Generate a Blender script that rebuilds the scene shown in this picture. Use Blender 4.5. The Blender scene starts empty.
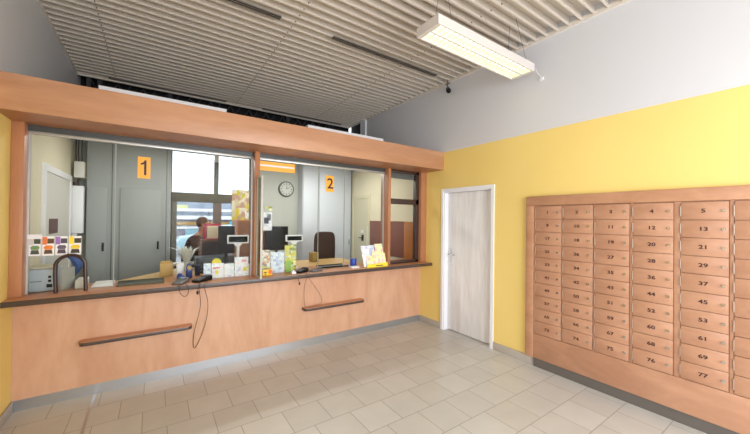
import bpy, bmesh, math, random
from mathutils import Vector, Matrix
random.seed(7)
C = bpy.context.scene.collection
S = bpy.context.scene
R = math.radians

# ------------------------------------------------------------------ camera
cam = bpy.data.cameras.new('camera'); co = bpy.data.objects.new('camera', cam); C.objects.link(co)
yw, pt, rl = R(34.587), R(0.4721), R(0.6719)
F = Vector((math.sin(yw)*math.cos(pt), math.cos(yw)*math.cos(pt), math.sin(pt)))
Rt = Vector((math.cos(yw), -math.sin(yw), 0)); Up = Rt.cross(F)
r2 = Rt*math.cos(rl)+Up*math.sin(rl); u2 = -Rt*math.sin(rl)+Up*math.cos(rl)
M = Matrix((r2, u2, -F)).transposed().to_4x4(); M.translation = Vector((-3.4911, -3.7809, 1.5907))
co.matrix_world = M
cam.sensor_width = 36; cam.lens = 320.13/750*36; cam.clip_start = .05; cam.clip_end = 300
S.camera = co

# ------------------------------------------------------------------ light
def lin(c):
    return tuple((x/255/12.92 if x/255 <= .04045 else ((x/255+.055)/1.055)**2.4) for x in c)
w = bpy.data.worlds.new('overcast'); S.world = w; w.use_nodes = True
bg = w.node_tree.nodes['Background']; bg.inputs[0].default_value = (.90, .95, 1, 1); bg.inputs[1].default_value = 1.6
def area(name, loc, direction, sx, sy, power, col=(1, 1, 1)):
    l = bpy.data.lights.new(name, 'AREA'); l.shape = 'RECTANGLE'; l.size = sx; l.size_y = sy; l.energy = power; l.color = col
    o = bpy.data.objects.new(name, l); C.objects.link(o); o.location = loc
    o.rotation_euler = Vector(direction).to_track_quat('-Z', 'Z').to_euler(); return o
# daylight through the glazed shop front behind the camera and the side window left of it
area('daylight_front', (-1.75, -6.05, 1.6), (0.1, 1, 0.0), 3.1, 2.6, 165, (.93, .96, 1))
area('daylight_side', (-4.36, -4.7, 1.6), (1, .05, 0.0), 2.3, 2.2, 45, (.93, .96, 1))
# the booth's two ceiling tubes
area('booth_tube_light', (-3.2, 1.2, 2.62), (0, 0, -1), 1.2, .12, 14, (1, .97, .9))
area('booth_tube_light', (-1.2, 1.2, 2.62), (0, 0, -1), 1.2, .12, 20, (1, .97, .9))
vs = S.view_settings
vs.view_transform = 'Standard'; vs.look = 'None'; vs.gamma = 1; vs.exposure = 0.35; vs.use_curve_mapping = False

# ------------------------------------------------------------------ materials
def new_mat(name):
    m = bpy.data.materials.new(name); m.use_nodes = True
    return m, m.node_tree.nodes, m.node_tree.links, m.node_tree.nodes['Principled BSDF']
def mat(name, c, rough=.5, metal=0, emit=0, spec=.5, noise=0, nscale=8):
    m, n, l, p = new_mat(name)
    c = lin(c)
    p.inputs['Base Color'].default_value = (*c, 1); p.inputs['Roughness'].default_value = rough; p.inputs['Metallic'].default_value = metal
    p.inputs['Specular IOR Level'].default_value = spec
    if noise:
        t = n.new('ShaderNodeTexNoise'); t.inputs['Scale'].default_value = nscale; t.inputs['Detail'].default_value = 4
        g = n.new('ShaderNodeNewGeometry'); l.new(g.outputs['Position'], t.inputs['Vector'])
        mx = n.new('ShaderNodeMixRGB'); l.new(t.outputs['Fac'], mx.inputs[0])
        mx.inputs[1].default_value = (*[x*(1-noise) for x in c], 1); mx.inputs[2].default_value = (*[min(1, x*(1+noise)) for x in c], 1)
        l.new(mx.outputs[0], p.inputs['Base Color'])
    if emit:
        p.inputs['Emission Color'].default_value = (*c, 1); p.inputs['Emission Strength'].default_value = emit
    return m
def wood(name, a, b, scale, rough=.38, fine=.5):
    """beech laminate: blotchy figure stretched by scale (x,y,z)"""
    m, n, l, p = new_mat(name)
    g = n.new('ShaderNodeNewGeometry'); mp = n.new('ShaderNodeMapping'); mp.inputs['Scale'].default_value = scale
    l.new(g.outputs['Position'], mp.inputs['Vector'])
    t = n.new('ShaderNodeTexNoise'); t.inputs['Scale'].default_value = 1; t.inputs['Detail'].default_value = 5; t.inputs['Roughness'].default_value = .6
    t.inputs['Distortion'].default_value = .6
    l.new(mp.outputs[0], t.inputs['Vector'])
    t2 = n.new('ShaderNodeTexNoise'); t2.inputs['Scale'].default_value = 7; t2.inputs['Detail'].default_value = 3
    l.new(mp.outputs[0], t2.inputs['Vector'])
    ad = n.new('ShaderNodeMath'); ad.operation = 'MULTIPLY_ADD'; ad.inputs[1].default_value = fine*.5; l.new(t2.outputs['Fac'], ad.inputs[0]); l.new(t.outputs['Fac'], ad.inputs[2])
    r = n.new('ShaderNodeValToRGB'); r.color_ramp.elements[0].position = .42; r.color_ramp.elements[1].position = .95
    r.color_ramp.elements[0].color = (*lin(a), 1); r.color_ramp.elements[1].color = (*lin(b), 1)
    l.new(ad.outputs[0], r.inputs[0]); l.new(r.outputs[0], p.inputs['Base Color'])
    p.inputs['Roughness'].default_value = rough
    return m
def wall_paint():
    """yellow to 2.59 m in the hall, white above; cream behind the counter"""
    m, n, l, p = new_mat('wall_paint')
    g = n.new('ShaderNodeNewGeometry'); s = n.new('ShaderNodeSeparateXYZ'); l.new(g.outputs['Position'], s.inputs[0])
    t = n.new('ShaderNodeTexNoise'); t.inputs['Scale'].default_value = 1.6; t.inputs['Detail'].default_value = 3; l.new(g.outputs['Position'], t.inputs['Vector'])
    y = n.new('ShaderNodeMixRGB'); l.new(t.outputs['Fac'], y.inputs[0])
    y.inputs[1].default_value = (*lin((233, 203, 116)), 1); y.inputs[2].default_value = (*lin((239, 212, 130)), 1)
    z = n.new('ShaderNodeMath'); z.operation = 'GREATER_THAN'; z.inputs[1].default_value = 2.59; l.new(s.outputs['Z'], z.inputs[0])
    b = n.new('ShaderNodeMath'); b.operation = 'GREATER_THAN'; b.inputs[1].default_value = -.005; l.new(s.outputs['Y'], b.inputs[0])
    c1 = n.new('ShaderNodeMixRGB'); l.new(b.outputs[0], c1.inputs[0]); l.new(y.outputs[0], c1.inputs[1]); c1.inputs[2].default_value = (*lin((222, 214, 190)), 1)
    c2 = n.new('ShaderNodeMixRGB'); l.new(z.outputs[0], c2.inputs[0]); l.new(c1.outputs[0], c2.inputs[1]); c2.inputs[2].default_value = (*lin((210, 210, 213)), 1)
    l.new(c2.outputs[0], p.inputs['Base Color']); p.inputs['Roughness'].default_value = .7
    return m
def tiles():
    m, n, l, p = new_mat('floor_tiles')
    g = n.new('ShaderNodeNewGeometry'); mp = n.new('ShaderNodeMapping'); mp.vector_type = 'POINT'
    mp.inputs['Location'].default_value = (3.545+.3125*20, .565+.307*40, 0); l.new(g.outputs['Position'], mp.inputs['Vector'])
    br = n.new('ShaderNodeTexBrick'); br.offset = .5; br.offset_frequency = 2
    br.inputs['Scale'].default_value = 1; br.inputs['Brick Width'].default_value = .3125; br.inputs['Row Height'].default_value = .307
    br.inputs['Mortar Size'].default_value = .0032; br.inputs['Mortar Smooth'].default_value = .3
    br.inputs['Color1'].default_value = (*lin((194, 191, 184)), 1); br.inputs['Color2'].default_value = (*lin((202, 200, 194)), 1)
    br.inputs['Mortar'].default_value = (*lin((150, 146, 138)), 1)
    l.new(mp.outputs[0], br.inputs['Vector'])
    t = n.new('ShaderNodeTexNoise'); t.inputs['Scale'].default_value = 5; t.inputs['Detail'].default_value = 6; l.new(g.outputs['Position'], t.inputs['Vector'])
    r = n.new('ShaderNodeValToRGB'); r.color_ramp.elements[0].color = (.88, .88, .88, 1); r.color_ramp.elements[1].color = (1.08, 1.08, 1.08, 1)
    l.new(t.outputs['Fac'], r.inputs[0])
    x = n.new('ShaderNodeMixRGB'); x.blend_type = 'MULTIPLY'; x.inputs[0].default_value = 1; l.new(br.outputs['Color'], x.inputs[1]); l.new(r.outputs[0], x.inputs[2])
    l.new(x.outputs[0], p.inputs['Base Color']); p.inputs['Roughness'].default_value = .34
    bp = n.new('ShaderNodeBump'); bp.inputs['Strength'].default_value = .25; bp.inputs['Distance'].default_value = .002; bp.invert = True
    l.new(br.outputs['Fac'], bp.inputs['Height']); l.new(bp.outputs[0], p.inputs['Normal'])
    return m
def glass(name, tint=(.95, .97, .96), refl=.05):
    m = bpy.data.materials.new(name); m.use_nodes = True; n = m.node_tree.nodes; l = m.node_tree.links
    n.clear(); o = n.new('ShaderNodeOutputMaterial'); t = n.new('ShaderNodeBsdfTransparent'); t.inputs[0].default_value = (*tint, 1)
    gl = n.new('ShaderNodeBsdfGlossy'); gl.inputs['Roughness'].default_value = .02
    f = n.new('ShaderNodeFresnel'); f.inputs[0].default_value = 1.45
    mu = n.new('ShaderNodeMath'); mu.operation = 'MULTIPLY'; mu.inputs[1].default_value = refl; l.new(f.outputs[0], mu.inputs[0])
    x = n.new('ShaderNodeMixShader'); l.new(mu.outputs[0], x.inputs[0]); l.new(t.outputs[0], x.inputs[1]); l.new(gl.outputs[0], x.inputs[2])
    l.new(x.outputs[0], o.inputs[0]); return m
def paper(name, cols, scale=(30, 30, 30)):
    """printed leaflet: soft coloured blocks on white"""
    m, n, l, p = new_mat(name)
    g = n.new('ShaderNodeNewGeometry'); mp = n.new('ShaderNodeMapping'); mp.inputs['Scale'].default_value = scale; l.new(g.outputs['Position'], mp.inputs['Vector'])
    v = n.new('ShaderNodeTexVoronoi'); v.distance = 'CHEBYCHEV'; v.inputs['Scale'].default_value = 1; l.new(mp.outputs[0], v.inputs['Vector'])
    s = n.new('ShaderNodeSeparateColor'); l.new(v.outputs['Color'], s.inputs[0])
    r = n.new('ShaderNodeValToRGB'); r.color_ramp.interpolation = 'CONSTANT'
    els = r.color_ramp.elements
    els[0].color = (*lin(cols[0]), 1); els[1].position = 1/len(cols); els[1].color = (*lin(cols[1]), 1)
    for i, c in enumerate(cols[2:], 2):
        e = els.new(i/len(cols)); e.color = (*lin(c), 1)
    l.new(s.outputs[0], r.inputs[0]); l.new(r.outputs[0], p.inputs['Base Color']); p.inputs['Roughness'].default_value = .55
    return m

WALL = wall_paint(); TILE = tiles()
WV = wood('beech_laminate_upright', (192, 144, 114), (218, 177, 148), (3.2, 3.2, .9))
WH = wood('beech_laminate_lengthwise', (174, 126, 94), (203, 155, 121), (.9, 2.5, 5))
WM = wood('beech_mailbox_front', (172, 125, 97), (196, 149, 119), (2, 2.2, 6))
WT = wood('beech_counter_surface', (190, 130, 92), (206, 148, 108), (1.2, 4, 4), .3)
WPOST = wood('beech_post', (164, 110, 76), (188, 132, 95), (6, 6, 1), .4)
ASH = wood('white_ash_door', (214, 211, 209), (247, 246, 247), (9, 9, .8), .5, .8)
EDGE = mat('dark_edge_band', (74, 62, 58), .3)
STEEL = mat('brushed_steel', (190, 194, 200), .28, .85)
PLINTH = mat('dark_grey_plinth', (98, 92, 86), .5)
SKIRT = mat('grey_tile_skirting', (178, 170, 160), .45, noise=.06)
WHITE = mat('white_lacquer', (236, 236, 240), .4)
OFFW = mat('off_white', (214, 212, 206), .5)
CEIL = mat('ceiling_slats', (218, 208, 196), .5)
DARK = mat('dark_void', (30, 30, 32), .9)
BLACK = mat('black_plastic', (20, 20, 22), .5, spec=.3)
SLOT = mat('vent_black', (38, 34, 32), .6)
SCREEN = mat('black_screen', (22, 24, 30), .15)
GREYP = mat('grey_plastic', (98, 98, 100), .4)
ALU = mat('aluminium', (190, 190, 188), .35, .5)
TRACK = mat('dark_track', (74, 78, 80), .4, .3)
BROWNF = mat('dark_brown_frame', (62, 46, 42), .4)
GREYDOOR = mat('blue_grey_metal', (152, 155, 154), .6)
PALEGREY = mat('pale_blue_grey_panel', (204, 208, 217), .5)
BACKW = mat('back_wall_paint', (186, 187, 180), .7)
ORANGE = mat('orange_sign', (250, 176, 52), .4)
INK = mat('dark_ink', (48, 26, 44), .5)
NUMK = mat('number_brown', (66, 34, 30), .5)
CHROME = mat('chrome', (205, 205, 205), .2, 1)
GLASS = glass('booth_glass'); GLASSW = glass('window_glass', (.97, .98, 1), .3); FROST = glass('screen_glass', (.66, .68, .62), .1)
PLASTER = mat('plaster', (150, 148, 146), .8)

# ------------------------------------------------------------------ mesh helpers
class MB:
    def __init__(s): s.v = []; s.f = []
    def add(s, vs, fs):
        k = len(s.v); s.v += [tuple(v) for v in vs]; s.f += [tuple(i+k for i in f) for f in fs]; return s
    def box(s, x0, x1, y0, y1, z0, z1):
        vs = [(x, y, z) for x in (x0, x1) for y in (y0, y1) for z in (z0, z1)]
        return s.add(vs, [(0, 1, 3, 2), (4, 6, 7, 5), (0, 4, 5, 1), (2, 3, 7, 6), (0, 2, 6, 4), (1, 5, 7, 3)])
    def cyl(s, a, b, ra, rb=None, n=16):
        rb = ra if rb is None else rb
        a, b = Vector(a), Vector(b); d = (b-a).normalized()
        u = d.orthogonal().normalized(); w_ = d.cross(u)
        vs = []
        for c, r in ((a, ra), (b, rb)):
            for i in range(n):
                t = 2*math.pi*i/n; vs.append(c+u*math.cos(t)*r+w_*math.sin(t)*r)
        fs = [(i, (i+1) % n, n+(i+1) % n, n+i) for i in range(n)] + [tuple(range(n))[::-1], tuple(range(n, 2*n))]
        return s.add(vs, fs)
    def tube(s, pts, r, n=8, rad=None):
        pts = [Vector(p) for p in pts]; k = len(s.v); vs = []; fs = []
        u = None
        for i, p in enumerate(pts):
            d = (pts[min(i+1, len(pts)-1)]-pts[max(i-1, 0)]).normalized()
            if u is None: u = d.orthogonal().normalized()
            u = (u-d*u.dot(d)).normalized(); w_ = d.cross(u)
            rr = rad[i] if rad else r
            for j in range(n):
                t = 2*math.pi*j/n; vs.append(p+u*math.cos(t)*rr+w_*math.sin(t)*rr)
        m = len(pts)
        for i in range(m-1):
            for j in range(n): fs.append((i*n+j, i*n+(j+1) % n, (i+1)*n+(j+1) % n, (i+1)*n+j))
        fs += [tuple(range(n))[::-1], tuple(range((m-1)*n, m*n))]
        return s.add(vs, fs)
    def prism(s, poly, d):
        """poly: list of 3-D points in a plane, pushed along vector d"""
        n = len(poly); d = Vector(d); a = [Vector(p) for p in poly]
        fs = [tuple(range(n))[::-1], tuple(range(n, 2*n))]+[(i, (i+1) % n, n+(i+1) % n, n+i) for i in range(n)]
        return s.add(a+[p+d for p in a], fs)
    def sphere(s, c, r, sx=1, sy=1, sz=1, nu=16, nv=10):
        vs = [(c[0], c[1], c[2]+r*sz)]; fs = []
        for i in range(1, nv):
            t = math.pi*i/nv
            for j in range(nu):
                p = 2*math.pi*j/nu
                vs.append((c[0]+r*sx*math.sin(t)*math.cos(p), c[1]+r*sy*math.sin(t)*math.sin(p), c[2]+r*sz*math.cos(t)))
        vs.append((c[0], c[1], c[2]-r*sz)); L = len(vs)-1
        for j in range(nu): fs.append((0, 1+j, 1+(j+1) % nu)); fs.append((L, L-nu+(j+1) % nu, L-nu+j))
        for i in range(nv-2):
            for j in range(nu):
                a = 1+i*nu+j; b = 1+i*nu+(j+1) % nu; fs.append((a, a+nu, b+nu, b))
        return s.add(vs, fs)
    def xf(s, m):
        s.v = [tuple(m @ Vector(v)) for v in s.v]; return s
def parent_off(p):
    off = Vector((0, 0, 0))
    while p is not None: off += p.location; p = p.parent
    return off
def obj(name, mb, m, parent=None, bevel=0, local=False, smooth=True):
    me = bpy.data.meshes.new(name); me.from_pydata(mb.v, [], mb.f)
    bm = bmesh.new(); bm.from_mesh(me); bmesh.ops.recalc_face_normals(bm, faces=bm.faces)
    if bevel:
        es = [e for e in bm.edges if len(e.link_faces) == 2 and e.calc_face_angle(0) > .6]
        bmesh.ops.bevel(bm, geom=es, offset=bevel, segments=2, profile=.5, affect='EDGES', clamp_overlap=True)
    bm.to_mesh(me); bm.free()
    if smooth:
        for q in me.polygons: q.use_smooth = True
        me.set_sharp_from_angle(angle=R(35))
    for x in (m if isinstance(m, list) else [m]): me.materials.append(x)
    o = bpy.data.objects.new(name, me); C.objects.link(o)
    if parent is not None:
        o.parent = parent
        if not local: o.location = -parent_off(parent)
    return o
def tag(o, label=None, cat=None, group=None, kind=None):
    if label: o['label'] = label
    if cat: o['category'] = cat
    if group: o['group'] = group
    if kind: o['kind'] = kind
    return o
def thing(name, label, cat, loc=(0, 0, 0), rz=0, group=None):
    o = bpy.data.objects.new(name, None); C.objects.link(o); o.location = loc; o.rotation_euler = (0, 0, rz); o.empty_display_size = .1
    return tag(o, label, cat, group)
def struct(name, mb, m, bevel=0):
    return tag(obj(name, mb, m, None, bevel), kind='structure')
def B(*a): return MB().box(*a)
def text(name, s, size, depth, mtx, m, parent, bold=.012):
    cu = bpy.data.curves.new(name, 'FONT'); cu.body = s; cu.size = size; cu.extrude = depth; cu.align_x = 'CENTER'; cu.align_y = 'CENTER'; cu.offset = size*bold; cu.resolution_u = 3
    t = bpy.data.objects.new('tmp', cu); C.objects.link(t)
    me = bpy.data.meshes.new_from_object(t.evaluated_get(bpy.context.evaluated_depsgraph_get()))
    bpy.data.objects.remove(t); me.name = name; me.materials.clear(); me.materials.append(m)
    me.transform(mtx)
    o = bpy.data.objects.new(name, me); C.objects.link(o)
    if parent is not None: o.parent = parent; o.location = -parent_off(parent)
    return o
def m_front(x, y, z):       # reads from the hall, facing -Y
    return Matrix(((1, 0, 0, x), (0, 0, -1, y), (0, 1, 0, z), (0, 0, 0, 1)))
def m_wallb(x, y, z):       # reads from the hall, facing -X
    return Matrix(((0, 0, -1, x), (-1, 0, 0, y), (0, 1, 0, z), (0, 0, 0, 1)))

# ------------------------------------------------------------------ room shell
XL, YR, ZC = -4.42, -6.2, 3.6
struct('floor', B(XL-.15, .2, YR-.1, 2.45, -.1, 0), TILE)
st = struct('trim_1', B(-3.915, -3.895, YR, -.0, -.01, .0015), STEEL); st['label'] = 'narrow metal expansion strip in the floor tiles'
wl = MB().box(XL-.15, XL, -2.9, 2.75, 0, 4.2)
wl.box(XL-.15, XL, YR, -2.9, 0, .3); wl.box(XL-.15, XL, YR, -2.9, 2.9, 4.2); wl.box(XL-.15, XL, YR-.15, -6.1, .3, 2.9)
struct('wall_left', wl, WALL)
# right wall with the door opening
D0, D1, DZ = -.49, -1.305, 2.015
wr = MB().box(0, .15, D0, 1.8, 0, 4.2).box(0, .15, D1, D0, DZ, 4.2).box(0, .15, YR, D1, 0, 4.2).box(0, .15, 1.8, 2.75, 0, 2.7)
struct('wall_right', wr, WALL)
struct('trim_2', B(-.035, .12, 1.62, 1.8, 2.6, 3.95), WHITE)
rr = MB().box(XL-.15, .15, YR-.15, YR, 0, .12).box(XL-.15, .15, YR-.15, YR, 2.95, 4.2).box(XL-.15, -3.7, YR-.15, YR, .12, 2.95).box(-.15, .15, YR-.15, YR, .12, 2.95)
struct('wall_rear', rr, WALL)
# back wall of the office with the street window opening
WX0, WX1, WZ0, WZ1 = -3.27, -2.02, .55, 2.70
bw = MB().box(XL, WX0, 2.4, 2.55, 0, 2.85).box(WX1, .15, 2.4, 2.55, 0, 2.85).box(WX0, WX1, 2.4, 2.55, 0, WZ0).box(WX0, WX1, 2.4, 2.55, WZ1, 2.85)
struct('wall_back', bw, BACKW)
struct('wall_plenum', MB().box(XL, .15, 2.6, 2.75, 2.85, 4.2).box(XL, .15, 2.4, 2.75, 2.79, 2.85).box(.3, .45, 1.7, 2.75, 2.6, 4.2), DARK)
struct('roof', B(XL-.15, .45, YR-.15, 2.8, 4.2, 4.3), DARK)
# slatted ceiling: backing plus open blades, one surface
ce = MB(); P = .115; y = 2.3-.02
ce.box(XL, 0, YR, 2.3, 3.695, 3.71)
i = 0
while y > YR+.1:
    # each blade is a thin lip, wider foot, leaning a little away
    poly = [(XL+.012, y-.022, 3.6), (XL+.012, y, 3.6), (XL+.012, y+.002, 3.612), (XL+.012, y+.012, 3.69), (XL+.012, y, 3.69), (XL+.012, y-.012, 3.622), (XL+.012, y-.022, 3.606)]
    ce.prism(poly, (-XL-.024, 0, 0)); y -= P; i += 1
struct('ceiling', ce, CEIL)
cc = MB()
for x in (-3.98, -2.33, -.86):
    yy = 2.3-.02
    while yy > YR+.1:
        cc.box(x-.004, x+.004, yy-.029, yy-.0225, 3.603, 3.615); yy -= P
t = struct('trim_3', cc, SLOT); t['label'] = 'dark joints between ceiling slats'
struct('trim_4', MB().box(-.022, 0, YR, 2.3, 3.585, 3.63).box(XL, XL+.02, YR, 2.3, 3.585, 3.63).box(XL, 0, 2.285, 2.32, 3.58, 3.73), CEIL)
# linear vents in the slats
def vent(x0, x1, y, lab):
    v = thing('ceiling_vent', lab, 'ceiling vent', ((x0+x1)/2, y, 3.59), 0, 'linear vents between the ceiling slats')
    obj('slot', B(x0, x1, y-.026, y+.026, 3.592, 3.60), SLOT, v)
    obj('rim', MB().box(x0, x1, y-.031, y-.0265, 3.588, 3.60).box(x0, x1, y+.0265, y+.031, 3.588, 3.60).box(x0, x1, y-.003, y+.003, 3.588, 3.5915), mat('vent_rim', (120, 112, 104), .5), v)
vent(-4.07, -2.478, -.615, 'dark linear vent in the slatted ceiling, cut by the top of the photo')
vent(-1.90, -.31, -.615, 'dark linear vent in the slatted ceiling beside the hanging lamp')
vent(-4.06, -2.50, 2.20, 'dark linear vent along the ceiling edge above booth 1')
vent(-1.89, -.27, 2.20, 'dark linear vent along the ceiling edge above booth 2')
# skirting
struct('baseboard_right', MB().box(-.012, 0, D0, 0, 0, .092).box(-.012, 0, -1.86, D1, 0, .092), SKIRT, .002)
struct('baseboard_left', B(XL, XL+.012, -2.9, 0, 0, .092), SKIRT, .002)

# glazed shop front behind the camera
g = struct('window_4', MB().box(-3.7, -3.64, YR-.1, YR-.04, .12, 2.95).box(-.21, -.15, YR-.1, YR-.04, .12, 2.95).box(-1.95, -1.89, YR-.1, YR-.04, .12, 2.95).box(-3.7, -.15, YR-.1, YR-.04, .12, .18).box(-3.7, -.15, YR-.1, YR-.04, 2.89, 2.95), BROWNF)
obj('pane', B(-3.64, -.21, YR-.075, YR-.065, .18, 2.89), GLASSW, g)
g = struct('window_5', MB().box(XL-.1, XL-.04, -6.1, -6.04, .3, 2.9).box(XL-.1, XL-.04, -2.96, -2.9, .3, 2.9).box(XL-.1, XL-.04, -6.04, -2.96, .3, .36).box(XL-.1, XL-.04, -6.04, -2.96, 2.84, 2.9).box(XL-.1, XL-.04, -4.53, -4.47, .36, 2.84), BROWNF)
obj('pane', B(XL-.075, XL-.065, -6.04, -2.96, .36, 2.84), GLASSW, g)

# ------------------------------------------------------------------ hall door
dr = thing('door_1', None, None, (0, (D0+D1)/2, 0)); dr['kind'] = 'structure'; dr['label'] = 'white ash door in a white frame between counter and mailboxes'
fr = MB()
for a, b in ((D0+.036, D0-.004), (D1+.004, D1-.036)):
    fr.box(-.014, -.001, min(a, b), max(a, b), 0, DZ-.004)
fr.box(-.014, -.001, D1-.036, D0+.036, DZ-.004, DZ+.035)
fr.box(-.001, .15, D0-.022, D0-.001, 0, DZ-.023).box(-.001, .15, D1+.001, D1+.022, 0, DZ-.023).box(-.001, .15, D1+.001, D0-.001, DZ-.022, DZ-.001)
obj('door_frame', fr, WHITE, dr)
lf = obj('door_leaf', B(.075, .115, D1+.024, D0-.024, .008, DZ-.024), ASH, dr, .002)
hd = MB().box(.071, .075, D0-.085, D0-.05, .98, 1.18)
hd.cyl((.073, D0-.067, 1.10), (.03, D0-.067, 1.10), .009, n=12).cyl((.032, D0-.062, 1.10), (.032, D0-.18, 1.10), .008, n=12)
hd.cyl((.074, D0-.067, 1.02), (.066, D0-.067, 1.02), .008, n=12)
obj('door_handle', hd, CHROME, lf)
struct('trim_5', B(.15, .2, D1-.1, D0+.1, 0, 2.1), DARK)

# ------------------------------------------------------------------ mailbox cabinet
YM0, YM1 = -1.776, -4.35
mc = thing('mailbox_cabinet', 'beech cabinet of numbered mailbox doors along the yellow wall', 'mailboxes', (-.03, (YM0+YM1)/2, 0))
body = MB().box(-.030, -.001, YM1, YM0-.10, .095, 1.76)
obj('carcass', B(-.018, -.001, YM1, YM0-.07, .095, 1.80), WM, mc)
fm = MB().box(-.045, -.0005, YM1, YM0, 1.765, 1.867)
fm.box(-.045, -.0005, YM0-.088, YM0, .095, 1.765)
obj('frame', fm, WH, mc, .006)
obj('lower_panel', B(-.037, -.001, YM1, YM0-.088, .098, .362), WM, mc, .002)
obj('plinth', B(-.024, -.001, YM1, YM0-.088, 0, .095), PLINTH, mc)
cols = [(-1.887, -2.160), (-2.173, -2.447), (-2.462, -2.731), (-2.755, -3.022), (-3.064, -3.326), (-3.350, -3.612), (-3.654, -3.916), (-3.940, -4.202)]
stl = MB(); prev = YM0-.088
for a, b in cols+[(YM1, YM1)]:
    if prev-a > .003: stl.box(-.034, -.001, a+.0015, prev-.0015, .364, 1.763)
    prev = b
obj('stile', stl, WM, mc, .001)
ZT, ZB = 1.757, .366; RH = (ZT-ZB)/10
HINGE = mat('hinge_metal', (176, 160, 146), .4, .5); door0 = None; lock0 = None; hing0 = None
def dup(o, parent, dy, dz):
    c = o.copy(); C.objects.link(c); c.parent = parent
    return c
for c, (a, b) in enumerate(cols):
    wd = a-b
    base = None
    for r in range(10):
        zt = ZT-r*RH; zb = zt-RH
        o = obj('mailbox_door', B(-.040, -.022, b+.002, a-.002, zb+.002, zt-.002), WM, mc, .0012)
        if base is None:
            lk = MB().cyl((-.040, a-.236, zt-RH*.5), (-.049, a-.236, zt-RH*.5), 0.0115, .0105, 14).box(-.0505, -.049, a-.237, a-.235, zt-RH*.5-.006, zt-RH*.5+.006)
            l0 = obj('lock', lk, CHROME, o)
            hg = MB().cyl((-.041, a+.001, zb+.03), (-.041, a+.001, zt-.03), .003, n=8)
            h0 = obj('hinge', hg, HINGE, o); base = True
        else:
            for s0 in (l0, h0):
                q = s0.copy(); C.objects.link(q); q.parent = o; q.location = Vector((0, 0, -r*RH))
        n_ = str(8*r+c+1)
        text('number', n_, .043, .0006, m_wallb(-.0405, a-.128, (zt+zb)/2) @ Matrix.Diagonal((1.25, .95, 1, 1)), NUMK, o, .028)

# ------------------------------------------------------------------ service counter
sc = thing('service_counter', 'beech service counter with dark front edge running under the booth windows', 'counter', (-2.2, 0, 0))
obj('front_panel', B(XL+.001, -.001, 0, .03, .092, .905), WV, sc)
obj('kick_plate', B(XL+.001, -.001, .004, .02, 0, .094), STEEL, sc)
obj('countertop', B(XL+.001, -.001, -.258, .345, .905, .944), WT, sc, .002)
obj('edge_band', B(XL+.001, -.001, -.268, -.258, .902, .9455), EDGE, sc, .003)
obj('under_shelf', B(XL+.001, -.001, .03, .34, .5, .52), OFFW, sc)
# header beam
hb = thing('header_beam', 'deep beech fascia beam above the booth windows', 'beam', (-2.2, -.25, 2.33))
obj('fascia', B(XL+.001, -.001, -.487, -.465, 2.331, 2.591), WH, hb, .002)
obj('soffit', B(XL+.001, -.001, -.465, .10, 2.331, 2.349), WPOST, hb)
obj('top_board', B(XL+.001, -.001, -.465, .10, 2.56, 2.575), WH, hb)
# booth ceiling boards
struct('ceiling_booth', MB().box(XL, 0, .1, 2.4, 2.705, 2.735).box(-3.92, -2.86, .0, 2.38, 2.736, 2.772).box(-1.92, -.75, .0, 2.38, 2.736, 2.772).box(XL, 0, .08, .1, 2.35, 2.735), WHITE)
# posts
def post(x0, x1, y0, y1, lab):
    obj_ = obj('window_post', B(x0, x1, y0, y1, .9445, 2.331), WPOST, None, .002); tag(obj_, lab, 'post', 'beech posts of the booth front')
post(XL+.002, -4.345, -.12, .06, 'beech post of the booth front against the left wall')
post(-2.582, -2.53, -.12, .06, 'beech post between booth window 1 and booth window 2')
post(-.742, -.70, -.13, .06, 'beech post between booth window 2 and the narrow brown-framed window')
post(-.112, -.002, -.13, .06, 'beech post of the booth front against the right wall')
# booth windows
JOINT = mat('clear_joint', (150, 156, 152), .4)
def booth_window(nm, x0, x1, joints):
    g = thing(nm, None, None, ((x0+x1)/2, 0, .944)); g['kind'] = 'structure'
    obj('top_track', B(x0, x1, -.045, .03, 2.285, 2.331), TRACK, g)
    obj('top_rail', B(x0, x1, -.03, .012, 2.262, 2.285), ALU, g, .002)
    xs = [x0]+joints+[x1]
    for a, b in zip(xs[:-1], xs[1:]):
        obj('pane', B(a+.002, b-.002, -.016, -.008, .946, 2.262), GLASS, g)
    for j in joints:
        obj('pane_joint', B(j-.003, j+.003, -.018, -.006, .946, 2.262), JOINT, g)
    obj('side_seal', MB().box(x0, x0+.012, -.022, .0, .946, 2.262).box(x1-.012, x1, -.022, 0, .946, 2.262), ALU, g)
booth_window('window_1', -4.345, -2.582, [-3.79])
booth_window('window_2', -2.53, -.742, [-1.772, -1.395])
g = thing('window_3', None, None, (-.42, 0, .944)); g['kind'] = 'structure'
x0, x1 = -.70, -.112
obj('window_frame', MB().box(x0, x0+.03, -.075, -.01, .946, 2.331).box(x1-.06, x1, -.075, -.01, .946, 2.331).box(x0, x1, -.075, -.01, 2.29, 2.331).box(x0, x1, -.075, -.01, .946, .985).box(x0, x1, -.075, -.01, 1.825, 1.905), BROWNF, g, .003)
obj('blind', MB().box(x0+.03, x1-.06, -.005, .02, 2.215, 2.29).box(x0+.03, x1-.06, .02, .024, 2.23, 2.25), GREYP, g, .004)
obj('pane', B(x0+.03, x1-.06, -.045, -.038, .985, 1.825), GLASS, g); obj('pane', B(x0+.03, x1-.06, -.045, -.038, 1.905, 2.29), GLASS, g)
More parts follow.
